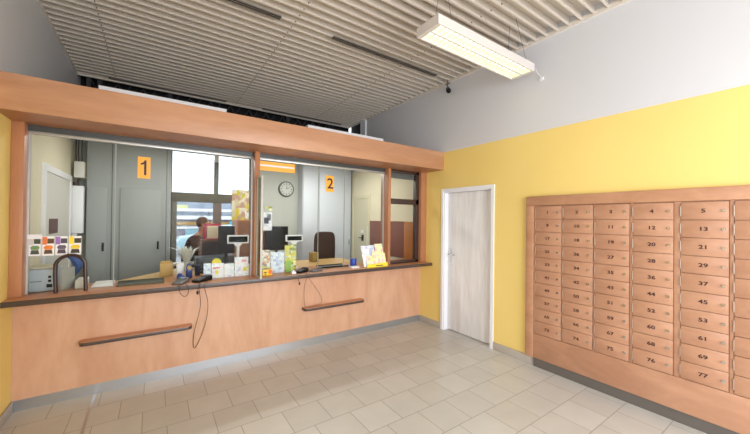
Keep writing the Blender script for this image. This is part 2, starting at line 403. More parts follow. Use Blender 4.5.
# divider screen
dv = thing('divider_screen', 'narrow white-framed glass screen standing on the counter between the two booths', 'divider screen', (-2.548, -.19, .945))
fx0, fx1, fy0, fy1, fz1 = -2.560, -2.540, -.30, -.122, 2.05
obj('screen_frame', MB().box(fx0, fx1, fy0, fy0+.02, .946, fz1).box(fx0, fx1, fy1-.014, fy1, .946, fz1).box(fx0, fx1, fy0+.02, fy1-.014, fz1-.02, fz1).box(fx0, fx1, fy0+.02, fy1-.014, .946, .962), mat('screen_frame_grey', (196, 194, 188), .4), dv, .002)
obj('screen_glass', B(fx0+.008, fx1-.008, fy0+.02, fy1-.014, .962, fz1-.02), FROST, dv)
# number signs
for ch, x0, x1, z0, z1, lab in (('1', -3.627, -3.527, 1.957, 2.162, 'orange sign with the number 1 on the left booth glass'), ('2', -1.672, -1.560, 1.945, 2.155, 'orange sign with the number 2 on the right booth glass')):
    s_ = thing('number_sign', lab, 'sign', ((x0+x1)/2, -.02, z0), 0, 'numbered signs on the booth glass')
    obj('plate', B(x0, x1, -.021, -.0165, z0, z1), ORANGE, s_)
    if ch == '1':
        nx, nz = (x0+x1)/2+.008, (z0+z1)/2
        obj('numeral', MB().prism([(nx-.008, -.0232, nz-.07), (nx+.010, -.0232, nz-.07), (nx+.010, -.0232, nz+.072), (nx-.003, -.0232, nz+.072), (nx-.014, -.0232, nz+.052), (nx-.034, -.0232, nz+.040), (nx-.034, -.0232, nz+.024), (nx-.008, -.0232, nz+.034)], (0, .0018, 0)), INK, s_)
    else: text('numeral', ch, .19, .0008, m_front((x0+x1)/2+.004, -.0225, (z0+z1)/2-.004), INK, s_, .012)
s_ = thing('strip_sign', 'orange strip with a painted white lamp reflection at the top of booth window 2', 'sign', (-2.3, 0, 2.13))
obj('plate', B(-2.515, -2.09, -.021, -.0165, 2.143, 2.25), ORANGE, s_); obj('reflection_stripe', B(-2.515, -2.10, -.0225, -.0212, 2.193, 2.212), WHITE, s_)  # white bar paints the ceiling tube's reflection onto the orange strip
# purse shelves on the counter front
def purse(x0, x1, z, lab):
    t = thing('purse_shelf', lab, 'shelf', ((x0+x1)/2, -.05, z), 0, 'bag shelves on the counter front')
    def outline(dy, gr):
        r = .045; pts = [(x0-gr, -.0005), ]
        for k in range(7):
            a = math.pi+ (math.pi/2)*k/6; pts.append((x0+r+(r+gr)*math.cos(a), -dy+r+(r+gr)*math.sin(a)))
        for k in range(7):
            a = 1.5*math.pi+(math.pi/2)*k/6; pts.append((x1-r+(r+gr)*math.cos(a), -dy+r+(r+gr)*math.sin(a)))
        pts.append((x1+gr, -.0005)); return pts
    obj('board', MB().prism([(a, b, z) for a, b in outline(.105, -.004)], (0, 0, .031)), WT, t)
    obj('edge_band', MB().prism([(a, b, z-.003) for a, b in outline(.105, 0)], (0, 0, .030)), EDGE, t, .004)
purse(-4.01, -3.16, .475, 'rounded wooden bag shelf under booth window 1')
purse(-1.97, -1.10, .465, 'rounded wooden bag shelf under booth window 2')

# ------------------------------------------------------------------ hanging lamp
lp = thing('hanging_lamp', 'white louvred twin-tube fluorescent lamp hanging under the slatted ceiling', 'lamp', (-.88, -1.79, 3.2))
x0, x1, y0, y1, z0, z1 = -1.605, -.155, -1.925, -1.66, 3.2, 3.285
hs = MB().box(x0, x1, y0, y0+.012, z0, z1).box(x0, x1, y1-.018, y1, z0, z1).box(x0, x0+.035, y0+.012, y1-.018, z0, z1-.008).box(x1-.03, x1, y0+.012, y1-.018, z0, z1-.008).box(x0, x1, y0+.012, y1-.018, z1-.008, z1)
hs.box(x0+.035, x1-.03, (y0+y1)/2-.012, (y0+y1)/2+.006, z0+.002, z1-.008)
obj('housing', hs, mat('lamp_housing', (214, 208, 204), .4), lp)
TUBE = mat('tube_glow', (255, 247, 198), .5, emit=2.3)
TUBE.node_tree.nodes['Principled BSDF'].inputs['Emission Color'].default_value = (1, .97, .76, 1)
LOUV = mat('louvre_reflector', (242, 240, 214), .35, .2)
for yy in (y0+.073, y1-.073):
    obj('fluorescent_tube', MB().cyl((x0+.05, yy, z0+.045), (x1-.04, yy, z0+.045), .013, n=14), TUBE, lp)
    rf = MB().prism([(x0+.04, yy-.055, z0+.004), (x0+.04, yy-.03, z0+.05), (x0+.04, yy, z0+.07), (x0+.04, yy+.03, z0+.05), (x0+.04, yy+.055, z0+.004), (x0+.04, yy+.057, z0+.006), (x0+.04, yy+.032, z0+.055), (x0+.04, yy, z0+.075), (x0+.04, yy-.032, z0+.055), (x0+.04, yy-.057, z0+.006)], (x1-x0-.07, 0, 0))
    obj('reflector', rf, LOUV, lp)
    n_ = 22; l0 = None
    for k in range(n_+1):
        if l0 is None: l0 = obj('louvre_blade', B(x0+.044, x0+.0456, yy-.052, yy+.052, z0+.004, z0+.028), LOUV, lp); lx = l0.location.copy()
        else: q = l0.copy(); C.objects.link(q); q.parent = lp; q.location = lx+Vector(((x1-x0-.08)*k/n_, 0, 0))
for (a, b), (c, d) in (((-1.42, -1.90), (-1.42, -1.84)), ((-1.42, -1.68), (-1.42, -1.74)), ((-.27, -1.90), (-.55, -1.95)), ((-.27, -1.68), (-.5, -1.85))):
    obj('suspension_wire', MB().cyl((a, b, z1), (c, d, 3.62), .0022, n=6), GREYP, lp)
hk = thing('cable_hook', 'small white hook and cable on the wall at the lamp end', 'hook', (-.01, -1.924, 3.16))
obj('hook', MB().box(-.02, -.001, -1.945, -1.905, 3.145, 3.175), WHITE, hk, .003)
obj('cable', MB().tube([(-.012, -1.93, 3.165), (-.08, -1.93, 3.185), (-.153, -1.93, 3.23)], .003, 6), OFFW, hk)
# security camera
cm = thing('security_camera', 'small black security camera hanging high on the white wall', 'camera', (-.08, -.62, 3.41))
obj('bracket', MB().tube([(-.003, -.55, 3.60), (-.05, -.58, 3.60), (-.08, -.61, 3.57), (-.08, -.615, 3.48)], .009, 8).box(-.012, -.001, -.59, -.51, 3.57, 3.64), GREYP, cm)
obj('camera_body', MB().cyl((-.055, -.60, 3.47), (-.115, -.67, 3.41), .030, .034, 16).sphere((-.12, -.675, 3.405), .026), BLACK, cm)

# ------------------------------------------------------------------ things on and behind the counter
CT = .9455
def slab(name, lab, cat, pts, th, m, y, parent=None, group=None):
    """flat sheet facing the hall: pts in (x,z), standing at depth y"""
    o = obj(name, MB().prism([(a, y, b) for a, b in pts], (0, th, 0)), m, parent)
    if lab: tag(o, lab, cat, group)
    return o
# four flyers taped on the glass
fl = [(-4.333, -4.262, (70, 76, 66), (206, 200, 190), (120, 150, 100), 'plain white top band', 'flyer with a green and white salad picture and white tab, leftmost on booth glass 1'),
      (-4.255, -4.182, (96, 66, 40), (226, 120, 60), (236, 130, 50), 'orange', 'flyer with an orange filled bowl picture, second from the left on booth glass 1'),
      (-4.175, -4.100, (78, 66, 84), (150, 110, 190), (96, 84, 110), 'violet', 'flyer with a violet picture, third from the left on booth glass 1'),
      (-4.092, -4.012, (62, 52, 34), (240, 214, 60), (240, 200, 50), 'yellow', 'flyer with a yellow filled bowl picture, rightmost of four on booth glass 1')]
for k, (a, b, dk, band, fill, w_, lab) in enumerate(fl):
    f_ = thing('flyer', lab, 'flyer', ((a+b)/2, -.02, 1.255), 0, 'flyers taped on booth glass 1')
    obj('sheet', B(a, b, -.0195, -.0168, 1.257, 1.418), WHITE, f_)
    q = mat('flyer_dark', dk, .5, noise=.35, nscale=60); bm_ = mat('flyer_band', band, .5); fi = mat('flyer_fill', fill, .5, noise=.25, nscale=80)
    wd = b-a; ym = -.0203
    obj('header_picture', B(a+wd*.42, b-.002, ym, -.0196, 1.358, 1.400), q, f_)
    obj('colour_band', B(a+.001, a+wd*.4, ym, -.0196, 1.350, 1.414), bm_, f_)
    obj('bowl_picture', MB().prism([(a+wd*.14, ym, 1.272), (b-wd*.12, ym, 1.272), (b-wd*.2, ym, 1.306), (a+wd*.22, ym, 1.306)], (0, .0006, 0)), q, f_)
    obj('food_picture', MB().prism([(a+wd*.22, ym, 1.308), (b-wd*.2, ym, 1.308), (b-wd*.10, ym, 1.326), (b-wd*.2, ym, 1.342), (a+wd*.3, ym, 1.343), (a+wd*.12, ym, 1.328)], (0, .0006, 0)), fi, f_)
wt = tag(obj('paper_tab', B(-4.34, -4.255, -.0245, -.0210, 1.398, 1.436), WHITE), 'small white paper tab above the leftmost flyer on booth glass 1', 'tab')
# ticket printer left
pr = thing('desk_printer', 'pale blue-grey office machine with black buttons behind the left end of booth glass 1', 'printer', (-4.27, .1, CT))
MACH = mat('pale_machine', (176, 186, 196), .4)
obj('body', B(-4.365, -4.195, .065, .30, CT, 1.135), MACH, pr, .008)
obj('lid', B(-4.365, -4.195, .065, .30, 1.137, 1.155), mat('machine_lid', (190, 184, 160), .5), pr, .004)
for zz, hh, ww in ((1.068, .009, .009), (1.034, .009, .009), (.992, .014, .018)):
    obj('button', B(-4.222-ww, -4.222+ww, .061, .0655, zz-hh, zz+hh), BLACK, pr)
obj('slot', B(-4.34, -4.27, .061, .0655, 1.03, 1.036), GREYP, pr)
# bentwood arch
ar = MB(); pts = []
for k in range(17):
    a = math.pi*k/16; pts.append((-4.072-math.cos(a)*.094, -.06, 1.165+math.sin(a)*.092))
pts = [(-4.160, -.06, CT+.001)]+[(-4.166, -.06, 1.10)]+pts[1:-1]+[(-3.978, -.06, 1.10), (-3.972, -.06, CT+.001)]
ar.tube(pts, .014, 10)
tag(obj('arched_holder', ar, mat('dark_stained_wood', (52, 30, 27), .35)), 'dark brown arched holder standing on the counter before booth glass 1', 'holder')
# chair behind left
bc = thing('side_chair', 'blue-backed chair just right of the desk printer in booth 1', 'chair', (-4.13, .72, 0))
BLUE = mat('blue_fabric', (52, 82, 140), .8)
pl = [( -4.20+.075*math.sin(math.pi*k/10), .62-.02*math.cos(math.pi*k/10), .93+.27*k/10) for k in range(11)]
bk = MB()
for k in range(10):
    a, b = pl[k], pl[k+1]
    bk.add([(a[0]-.03, a[1], a[2]), (a[0], a[1], a[2]), (b[0], b[1], b[2]), (b[0]-.03, b[1], b[2]), (a[0]-.03, a[1]+.3, a[2]), (a[0], a[1]+.3, a[2]), (b[0], b[1]+.3, b[2]), (b[0]-.03, b[1]+.3, b[2])], [(0, 1, 2, 3), (4, 7, 6, 5), (1, 5, 6, 2), (0, 3, 7, 4), (0, 4, 5, 1), (3, 2, 6, 7)])
obj('backrest', bk, BLUE, bc); obj('seat', B(-4.2, -3.85, .56, .98, .44, .50), BLUE, bc, .02)
for a in (-4.18, -3.88):
    for b in (.59, .95): obj('leg', MB().cyl((a, b, 0), (a, b, .44), .014, n=10), BLACK, bc)
obj('back_support', MB().cyl((-4.19, .76, .44), (-4.19, .76, .96), .014, n=10), BLACK, bc)
tag(obj('file_folder', MB().prism([(-4.150, .04, CT), (-4.095, .20, CT), (-4.095, .20, 1.13), (-4.150, .04, 1.13)], (.012, -.004, 0)), mat('grey_card', (168, 168, 162), .6)), 'upright grey folder behind the arched holder', 'folder')
# inner desk
DESK = wood('ochre_desk', (196, 158, 100), (214, 178, 120), (3, 3, 3), .4)
dk = thing('office_desk', 'ochre wooden desk behind the booth counter', 'desk', (-2.5, .6, 0))
obj('desktop', MB().prism([(-3.82, .350, .905), (-.9, .350, .905), (-.9, 1.02, .905), (-3.25, 1.02, .905)], (0, 0, .035)), DESK, dk, .003)
for a, b in ((-3.72, .38), (-3.3, .94), (-2.2, .94), (-.98, .38), (-.98, .94)): obj('leg', B(a, a+.05, b, b+.05, 0, .904), GREYP, dk)
DT = .9405
tray = thing('coin_tray', 'long dark recessed tray on the counter under sign 1', 'tray', (-3.58, .12, CT))
obj('tray_base', MB().prism([(-3.77, .0, CT), (-3.40, .0, CT), (-3.40, .2, CT), (-3.77, .22, CT)], (0, 0, .008)), mat('dark_green_tray', (58, 60, 50), .5), tray)
obj('tray_rim', MB().box(-3.77, -3.40, -.004, .004, CT, .965).box(-3.77, -3.40, .2, .212, CT, .965), mat('tray_rim', (96, 92, 78), .5), tray)
tag(obj('paper_stack', MB().box(-3.95, -3.80, .05, .30, CT, .958).box(-3.945, -3.805, .06, .29, .9585, .966), WHITE, None, .001), 'low stack of white papers left of the dark tray', 'papers')
tag(obj('ledger', B(-4.06, -3.99, .05, .26, CT, 1.02), OFFW, None, .004), 'off-white ledger block under the arched holder', 'book')
cb = thing('cardboard_box', 'tan cardboard box behind the glass below sign 1', 'box', (-3.37, .55, DT))
obj('box_body', B(-3.43, -3.31, .45, .62, DT, 1.075), mat('cardboard', (206, 172, 112), .7, noise=.08), cb, .002)
obj('flap', MB().prism([(-3.43, .45, 1.076), (-3.31, .45, 1.076), (-3.33, .41, 1.11), (-3.42, .41, 1.11)], (0, .003, .001)), mat('cardboard_inner', (222, 190, 130), .7), cb)
# card terminals and phones on the counter
def terminal(x, y, rz, L, W, lab, bm_, h=.045, cable=None):
    t = thing('card_terminal', lab, 'card terminal', (x, y, CT), rz, 'card terminals on the counter')
    b = MB().prism([(-W/2, -L/2, 0), (-W/2, L/2, 0), (-W/2, L/2, h), (-W/2, L*.1, h*.75), (-W/2, -L/2, h*.45)], (W, 0, 0))
    obj('case', b, bm_, t, .006, True)
    s0 = MB().prism([(-W*.36, L*.14, h*.82+.0), (-W*.36, L*.42, h*1.0), (-W*.36, L*.42, h*1.0+.003), (-W*.36, L*.14, h*.82+.003)], (W*.72, 0, 0)); obj('display', s0, SCREEN, t, 0, True)
    kp = MB()
    for i in range(3):
        for j in range(4):
            xx = (i-1)*W*.24; yy = -L*.38+j*L*.12; zz = h*.45+(yy+L/2)/(L*.6)*h*.3
            kp.box(xx-W*.08, xx+W*.08, yy-L*.035, yy+L*.035, zz, zz+.006)
    obj('keypad', kp, mat('keys', (120, 120, 122), .5), t, 0, True)
    return t
terminal(-3.27, -.12, R(-25), .17, .095, 'grey card terminal on the counter left of the long cable', GREYP)
terminal(-3.08, -.1, R(-48), .19, .085, 'black card terminal on the counter above the long hanging cable', BLACK, .05)
terminal(-2.02, -.10, R(-60), .17, .085, 'black card terminal on the counter in front of booth window 2', BLACK, .05)
terminal(-1.84, -.11, R(-75), .15, .09, 'grey card terminal right of the black one at booth window 2', GREYP, .03)
tag(obj('cable_holder', MB().box(-2.17, -2.12, -.19, -.14, CT, .975).cyl((-2.145, -.165, .975), (-2.145, -.165, .99), .016, n=12), WHITE, None, .004), 'small white stand next to the black terminal at booth window 2', 'stand')
CAB = mat('cable_black', (44, 34, 32), .5); CABR = mat('cable_brown', (110, 78, 66), .6)
def curve(pts, n=8):
    out = []; P_ = [Vector(p) for p in pts]; P_ = [P_[0]*2-P_[1]]+P_+[P_[-1]*2-P_[-2]]
    for i in range(1, len(P_)-2):
        for k in range(n):
            t = k/n; a, b, c, d = P_[i-1:i+3]
            out.append(.5*((2*b)+(c-a)*t+(2*a-5*b+4*c-d)*t*t+(3*b-a-3*c+d)*t**3))
    out.append(P_[-2]); return out
cb1 = MB().tube(curve([(-3.11, -.2, .955), (-3.12, -.274, .945), (-3.125, -.275, .90), (-3.10, -.16, .70), (-3.14, -.03, .40), (-3.135, -.02, .25), (-3.08, -.02, .34), (-3.03, -.03, .52), (-3.03, -.14, .72), (-3.075, -.276, .89), (-3.08, -.274, .945), (-3.04, -.2, .955)]), .0028, 6)
tag(obj('hanging_cable', cb1, CAB), 'long thin dark cable looping down the counter front left of middle', 'cable')
cb2 = MB().tube(curve([(-3.29, -.235, .955), (-3.29, -.276, .94), (-3.28, -.277, .88), (-3.245, -.277, .845), (-3.215, -.277, .875), (-3.22, -.276, .94), (-3.235, -.235, .955)]), .0028, 6)
tag(obj('hanging_cable', cb2, CAB), 'short dark cable loop under the left grey card terminal', 'cable')
cb3 = MB().tube(curve([(-2.02, -.2, .955), (-2.02, -.276, .94), (-2.02, -.2, .80), (-1.975, -.08, .62), (-1.945, -.06, .503), (-1.86, -.06, .503), (-1.73, -.04, .52), (-1.72, -.04, .56), (-1.78, -.1, .66), (-1.94, -.24, .83), (-2.0, -.276, .90), (-1.995, -.276, .945), (-1.97, -.22, .955)]), .0025, 6)
tag(obj('hanging_cable', cb3, CABR), 'thin brown cable looping from the counter onto the shelf under booth window 2', 'cable')
cb4 = MB().tube([(-3.135, -.276, .905), (-3.137, -.276, .88)], .0025, 6).sphere((-3.138, -.276, .868), .012, sz=1.6)
tag(obj('cable_weight', cb4, CAB), 'small dark tag hanging at the top of the long cable', 'tag')
cb5 = MB().tube([(-2.13, -.276, .905), (-2.115, -.276, .86)], .0025, 6).sphere((-2.112, -.276, .85), .010, sz=1.8)
tag(obj('cable_weight', cb5, CAB), 'small dark tag hanging below the white stand at booth window 2', 'tag')
# leaflets behind glass 1
def leaf(lab, x0, x1, z1, m, y=.012, z0=CT, lean=.02, extra=(), name='leaflet'):
    o = thing(name, lab, 'leaflet', ((x0+x1)/2, y, z0), 0, 'leaflets behind booth glass 1' if x1 < -2.56 else 'leaflets behind booth glass 2')
    obj('sheet', MB().prism([(x0, y, z0), (x1, y, z0), (x1, y+lean, z1), (x0, y+lean, z1)], (0, .002, 0)), m, o)
    for nm, a, b, c, d, mm in extra:
        yy = lambda z: y+lean*(z-z0)/(z1-z0)-.0018
        obj(nm, MB().prism([(a, yy(c), c), (b, yy(c), c), (b, yy(d), d), (a, yy(d), d)], (0, .0012, 0)), mm, o)
    return o
YEL = mat('print_yellow', (226, 208, 40), .5); REDI = mat('print_red', (206, 70, 60), .5); PINK = mat('print_pink', (232, 160, 160), .5); BLUEI = mat('print_blue', (80, 110, 200), .5)
PW = paper('leaflet_white', [(240, 240, 244), (242, 242, 246), (236, 236, 242), (244, 226, 224), (238, 238, 242), (214, 218, 236)], (40, 30, 60))
P1 = paper('leaflet_pale', [(240, 240, 244), (236, 238, 244), (208, 200, 232), (244, 244, 246), (216, 228, 236)], (22, 22, 30))
P2 = paper('leaflet_yellow', [(222, 212, 110), (208, 206, 90), (150, 160, 90), (236, 232, 170), (190, 200, 190)], (26, 26, 40))
P3 = paper('leaflet_blue', [(222, 232, 246), (206, 218, 240), (236, 240, 248), (184, 198, 224)], (30, 30, 34))
P4 = paper('leaflet_red', [(240, 232, 226), (226, 170, 150), (236, 236, 236), (170, 160, 150), (230, 220, 160)], (30, 30, 40))
leaf('white leaflet with pale blue edge, left end of the row behind glass 1', -3.055, -2.985, 1.105, P3, .012)
leaf('white leaflet with yellow badge above a red line behind glass 1', -2.98, -2.86, 1.10, PW, .006, extra=[('red_line', -2.965, -2.90, 1.045, 1.058, REDI), ('yellow_badge', -2.945, -2.915, .985, 1.025, YEL)])
yb = tag(obj('round_badge', MB().cyl((-2.93, .030, 1.105), (-2.93, .034, 1.105), .048, n=28), YEL), 'round yellow card peeking over the white leaflets behind glass 1', 'card')
leaf('white leaflet with lilac print in the middle of the row behind glass 1', -2.855, -2.755, 1.09, P1, .012)
leaf('tall white leaflet with pink heading and yellow dot at the right end behind glass 1', -2.75, -2.605, 1.155, PW, .006, extra=[('pink_heading', -2.68, -2.63, 1.10, 1.125, PINK), ('yellow_dot', -2.665, -2.625, 1.0, 1.04, YEL), ('lilac_block', -2.735, -2.69, .975, 1.06, P1)])
# leaflets behind glass 2
leaf('white hanging sheet with dark picture at the left edge of booth window 2', -2.452, -2.352, 1.665, PW, .004, 1.45, 0, [('dark_picture', -2.445, -2.39, 1.53, 1.60, mat('pic_dark', (60, 64, 84), .5)), ('grey_picture', -2.41, -2.365, 1.565, 1.64, mat('pic_grey', (120, 124, 130), .5))], 'hanging_sheet')
leaf('yellow tipped brochure clipped above the hanging white sheet in booth window 2', -2.42, -2.35, 1.73, P2, .01, 1.67, 0, name='brochure')
leaf('narrow red and white leaflet beside the divider screen', -2.45, -2.36, 1.22, P4, .02)
leaf('pale blue leaflet standing below the black monitor in booth window 2', -2.352, -2.19, 1.19, P3, .02)
leaf('tall yellow-green leaflet left of the customer display in booth window 2', -2.182, -2.04, 1.27, P2, .02)
leaf('green leaflet standing in front of the yellow-green one', -2.175, -2.11, 1.08, mat('leaf_green', (150, 190, 90), .5, noise=.2, nscale=40), .006, lean=.012)
bxp = thing('card_box', 'small yellow box with orange disc on the counter beside the divider screen', 'box', (-2.42, -.09, CT))
obj('box_body', B(-2.485, -2.375, -.12, -.075, CT, 1.012), mat('box_yellow', (246, 208, 50), .5), bxp, .002)
obj('orange_disc', MB().cyl((-2.400, -.1205, .985), (-2.400, -.1235, .985), .024, n=20), mat('box_orange', (236, 110, 40), .5), bxp)
obj('dark_print', MB().box(-2.468, -2.44, -.1225, -.1205, .975, .99).box(-2.462, -2.445, -.1225, -.1205, .955, .965), INK, bxp)
# leaflet stand at the right
ls = thing('leaflet_holder', 'yellow-footed leaflet holder with pink and yellow leaflets on the counter right', 'leaflet holder', (-.98, -.18, CT))
LY = mat('stand_yellow', (240, 222, 60), .45)
P5 = paper('leaflet_pinkyellow', [(246, 214, 200), (248, 238, 170), (246, 226, 210), (242, 196, 180), (246, 240, 190)], (26, 26, 30))
obj('front_panel', MB().prism([(-1.14, -.205, CT), (-.80, -.205, CT), (-.80, -.20, 1.0), (-1.14, -.20, .985)], (0, .003, 0)), LY, ls)
obj('base', B(-1.14, -.80, -.202, -.13, CT, .953), LY, ls)
obj('printed_mark', B(-1.0, -.88, -.2065, -.2052, .960, .970), INK, ls)
for k, (a, b, z_, dx) in enumerate(((-1.135, -1.03, 1.10, .0), (-1.03, -.92, 1.165, -.02), (-.925, -.81, 1.13, -.02))):
    obj('leaflet', MB().prism([(a, -.196, .953), (b, -.196, .953), (b+dx, -.165, z_), (a+dx, -.165, z_)], (0, .003, 0)), P5, ls)
for k, (a, b, z_, mm) in enumerate(((-1.21, -1.09, 1.235, P1), (-1.09, -1.0, 1.24, P3), (-.99, -.86, 1.255, P5))):
    obj('leaflet', MB().prism([(a+.04, -.175, .953), (b+.04, -.175, .953), (b, -.14, z_), (a, -.14, z_)], (0, .003, 0)), mm, ls)
# customer displays
def pole_display(x, y, zt, w, h, lab, rz=0):
    t = thing('customer_display', lab, 'customer display', (x, y, CT if y < .345 else DT), rz, 'white pole displays facing the customers')
    b0 = 0; H = zt-(CT if y < .345 else DT)
    obj('display_head', B(-w/2, w/2, -.02, .025, H-h, H), WHITE, t, .006, True)
    obj('screen', B(-w/2+.015, w/2-.015, -.0225, -.0195, H-h+.015, H-.015), mat('display_screen', (16, 18, 14), .5, spec=.1), t, 0, True)
    obj('pole', MB().cyl((0, 0, .02), (0, 0, H-h), .016, n=14).prism([(-.05, -.01, H-h), (.05, -.01, H-h), (.02, -.01, H-h-.035), (-.02, -.01, H-h-.035)], (0, .02, 0)), WHITE, t, 0, True)
    obj('base', MB().cyl((0, 0, 0), (0, 0, .02), .06, .045, 20), WHITE, t, 0, True)
pole_display(-2.668, .27, 1.388, .235, .098, 'white pole display behind the leaflets in booth window 1', R(-6))
pole_display(-1.98, .27, 1.378, .22, .085, 'white pole display behind the yellow-green leaflet in booth window 2', R(-4))
# monitors
def monitor(x, y, zt, w, h, rz, lab):
    t = thing('computer_monitor', lab, 'monitor', (x, y, DT), rz, 'black monitors on the booth desk'); H = zt-DT
    obj('housing', B(-w/2, w/2, -.02, .02, H-h, H), BLACK, t, .006, True)
    obj('screen', B(-w/2+.012, w/2-.012, .0195, .0215, H-h+.012, H-.012), SCREEN, t, 0, True)
    obj('stand', MB().cyl((0, -.0, .01), (0, 0, H-h+.02), .02, n=12), BLACK, t, 0, True)
    obj('foot', B(-.11, .11, -.08, .08, 0, .012), BLACK, t, .004, True)
monitor(-2.735, .62, 1.488, .19, .345, 0, 'black monitor seen from behind next to the red document rack')
monitor(-2.045, .80, 1.478, .33, .34, 0, 'black monitor seen from behind above the pale blue leaflet')
tag(obj('keyboard', B(-3.07, -2.84, .42, .56, DT, .965), mat('dark_blue_plastic', (46, 56, 74), .4), None, .004), 'dark keyboard lying behind the white leaflets of booth 1', 'keyboard')
tag(obj('tower_case', B(-3.06, -2.62, .70, .98, DT, 1.095), mat('dark_case', (60, 66, 72), .4), None, .008), 'low dark grey computer case on the desk of booth 1', 'computer')
# desk supplies booth 1
td = thing('tape_dispenser', 'blue tape dispenser with yellow roll behind glass 1', 'tape dispenser', (-3.175, .2, CT))
obj('body', MB().prism([(-3.205, .16, CT), (-3.145, .16, CT), (-3.145, .16, 1.03), (-3.155, .16, 1.085), (-3.175, .16, 1.10), (-3.195, .16, 1.085), (-3.205, .16, 1.03)], (0, .05, 0)), mat('blue_plastic', (34, 54, 120), .4), td, .004)
obj('tape_roll', MB().cyl((-3.175, .155, 1.055), (-3.175, .1599, 1.055), .02, n=18), mat('tape_yellow', (186, 150, 60), .5), td)
tag(obj('blue_clip', MB().box(-3.29, -3.22, .06, .13, CT, .985).sphere((-3.265, .09, .992), .022), mat('blue_plastic_b', (40, 72, 160), .4), None, .004), 'small bright blue office item behind the left grey terminal', 'office item')
tag(obj('envelope_pack', MB().box(-3.285, -3.215, .27, .33, CT, 1.09).box(-3.275, -3.225, .262, .269, .98, 1.06), WHITE, None, .002), 'upright pack of white envelopes left of the tape dispenser', 'envelopes')
bs = thing('blue_cup', 'dark blue pen cup behind the corner between leaflets and tape dispenser', 'cup', (-3.09, .3, CT))
obj('cup', MB().cyl((-3.085, .29, CT), (-3.085, .29, 1.06), .026, .03, 18), mat('cup_blue', (30, 38, 74), .4), bs)
for dx, dy in ((.008, .0), (-.01, .006)): obj('pen', MB().cyl((-3.085+dx, .29+dy, 1.0), (-3.085+dx*3, .29+dy*2, 1.14), .004, n=8), GREYP, bs)
tag(obj('sponge_cup', MB().cyl((-1.20, .06, CT), (-1.20, .06, 1.045), .045, .045, 22), mat('blue_cup_b', (50, 84, 190), .4), None, .004), 'blue round stamp pad tub left of the leaflet holder', 'tub')
tag(obj('paper_stack', MB().box(-1.34, -1.22, -.14, -.05, CT, .957).box(-1.335, -1.225, -.135, -.055, .9572, .963), PW), 'small stack of white slips before the blue tub', 'papers')
tr2 = thing('coin_tray', 'flat dark tray on the counter before the brown chair', 'tray', (-1.5, .12, CT))
obj('tray_base', B(-1.68, -1.28, .06, .24, CT, .952), GREYP, tr2, .002); obj('tray_rim', MB().box(-1.68, -1.28, .055, .062, CT, .962).box(-1.68, -1.28, .238, .245, CT, .962), BLACK, tr2)
tag(obj('desk_file', B(-1.52, -1.42, .72, .86, DT, 1.08), mat('ochre_file', (150, 124, 60), .6), None, .004), 'ochre box file left of the brown chair', 'file')
# red and cream document tray, pale papers, booth 1
rt = thing('document_rack', 'red document rack with cream papers beside the monitor of booth 1', 'document rack', (-2.83, 1.12, 0))
RED = mat('red_plastic', (206, 44, 84), .5)
obj('rack', MB().box(-2.93, -2.92, 1.05, 1.25, 1.30, 1.505).box(-2.93, -2.73, 1.05, 1.25, 1.30, 1.31).box(-2.93, -2.73, 1.24, 1.25, 1.30, 1.505).box(-2.93, -2.73, 1.05, 1.06, 1.485, 1.505), RED, rt)
obj('papers', B(-2.90, -2.74, 1.07, 1.23, 1.311, 1.475), mat('cream_paper', (232, 226, 200), .6), rt, .002)
cu = thing('wooden_shelf_unit', 'brown wooden shelf unit behind the red document rack', 'shelf unit', (-2.8, 1.15, 0))
BRW = wood('brown_wood', (120, 74, 44), (142, 92, 58), (3, 3, 3), .45)
for zz in (.02, .48, .88, 1.27): obj('shelf', B(-2.96, -2.66, 1.03, 1.28, zz, zz+.025), BRW, cu)
for a in (-2.975, -2.66): obj('side_panel', B(a, a+.015, 1.03, 1.28, 0, 1.295), BRW, cu)
obj('back_panel', B(-2.96, -2.66, 1.10, 1.115, .905, 1.27), mat('dark_brown_board', (48, 32, 26), .6), cu)
pb = thing('spiky_plant', 'potted plant with pale spiky leaves at the street window of booth 1', 'plant', (-3.15, .82, DT))
obj('pot', MB().cyl((-3.15, .82, DT), (-3.15, .82, DT+.10), .05, .065, 20), OFFW, pb)
lf_ = MB()
for k in range(26):
    a = k*2.4; tl = .13+.05*((k*7) % 5)/5; rr_ = .03+.15*((k*3) % 7)/7
    p0 = Vector((-3.15+.02*math.cos(a), .82+.02*math.sin(a), DT+.09)); p1 = p0+Vector((rr_*math.cos(a)*.6, rr_*math.sin(a)*.6, tl)); p2 = p0+Vector((rr_*math.cos(a)*1.3, rr_*math.sin(a)*1.3, tl*1.25))
    s_ = Vector((-math.sin(a), math.cos(a), 0))*.016
    lf_.add([p0-s_*.6, p0+s_*.6, p1+s_, p1-s_, p2], [(0, 1, 2, 3), (3, 2, 4)])
obj('leaves', lf_, mat('pale_leaf', (206, 208, 202), .5), pb)
# sheets pinned right of the street window
tag(obj('notice_sheet', B(-2.35, -2.06, 2.385, 2.398, 1.50, 2.10), paper('notice', [(226, 214, 190), (206, 190, 150), (210, 190, 60), (190, 150, 130), (224, 220, 214)], (14, 14, 10))), 'patchwork of yellow and cream notices at the right edge of the street window', 'notices')
oc = thing('wooden_cabinet', 'tall orange-brown wooden cabinet behind the customer display of booth 1', 'cabinet', (-2.3, 1.4, 0))
obj('body', B(-2.47, -2.05, 1.3, 1.7, 0, 1.56), wood('orange_brown', (150, 92, 48), (172, 110, 62), (3, 3, 1), .4), oc, .004)
obj('door', B(-2.46, -2.06, 1.285, 1.298, .06, 1.54), BRW, oc, .002); obj('handle', MB().cyl((-2.10, 1.27, 1.0), (-2.10, 1.27, 1.12), .006, n=8), CHROME, oc)
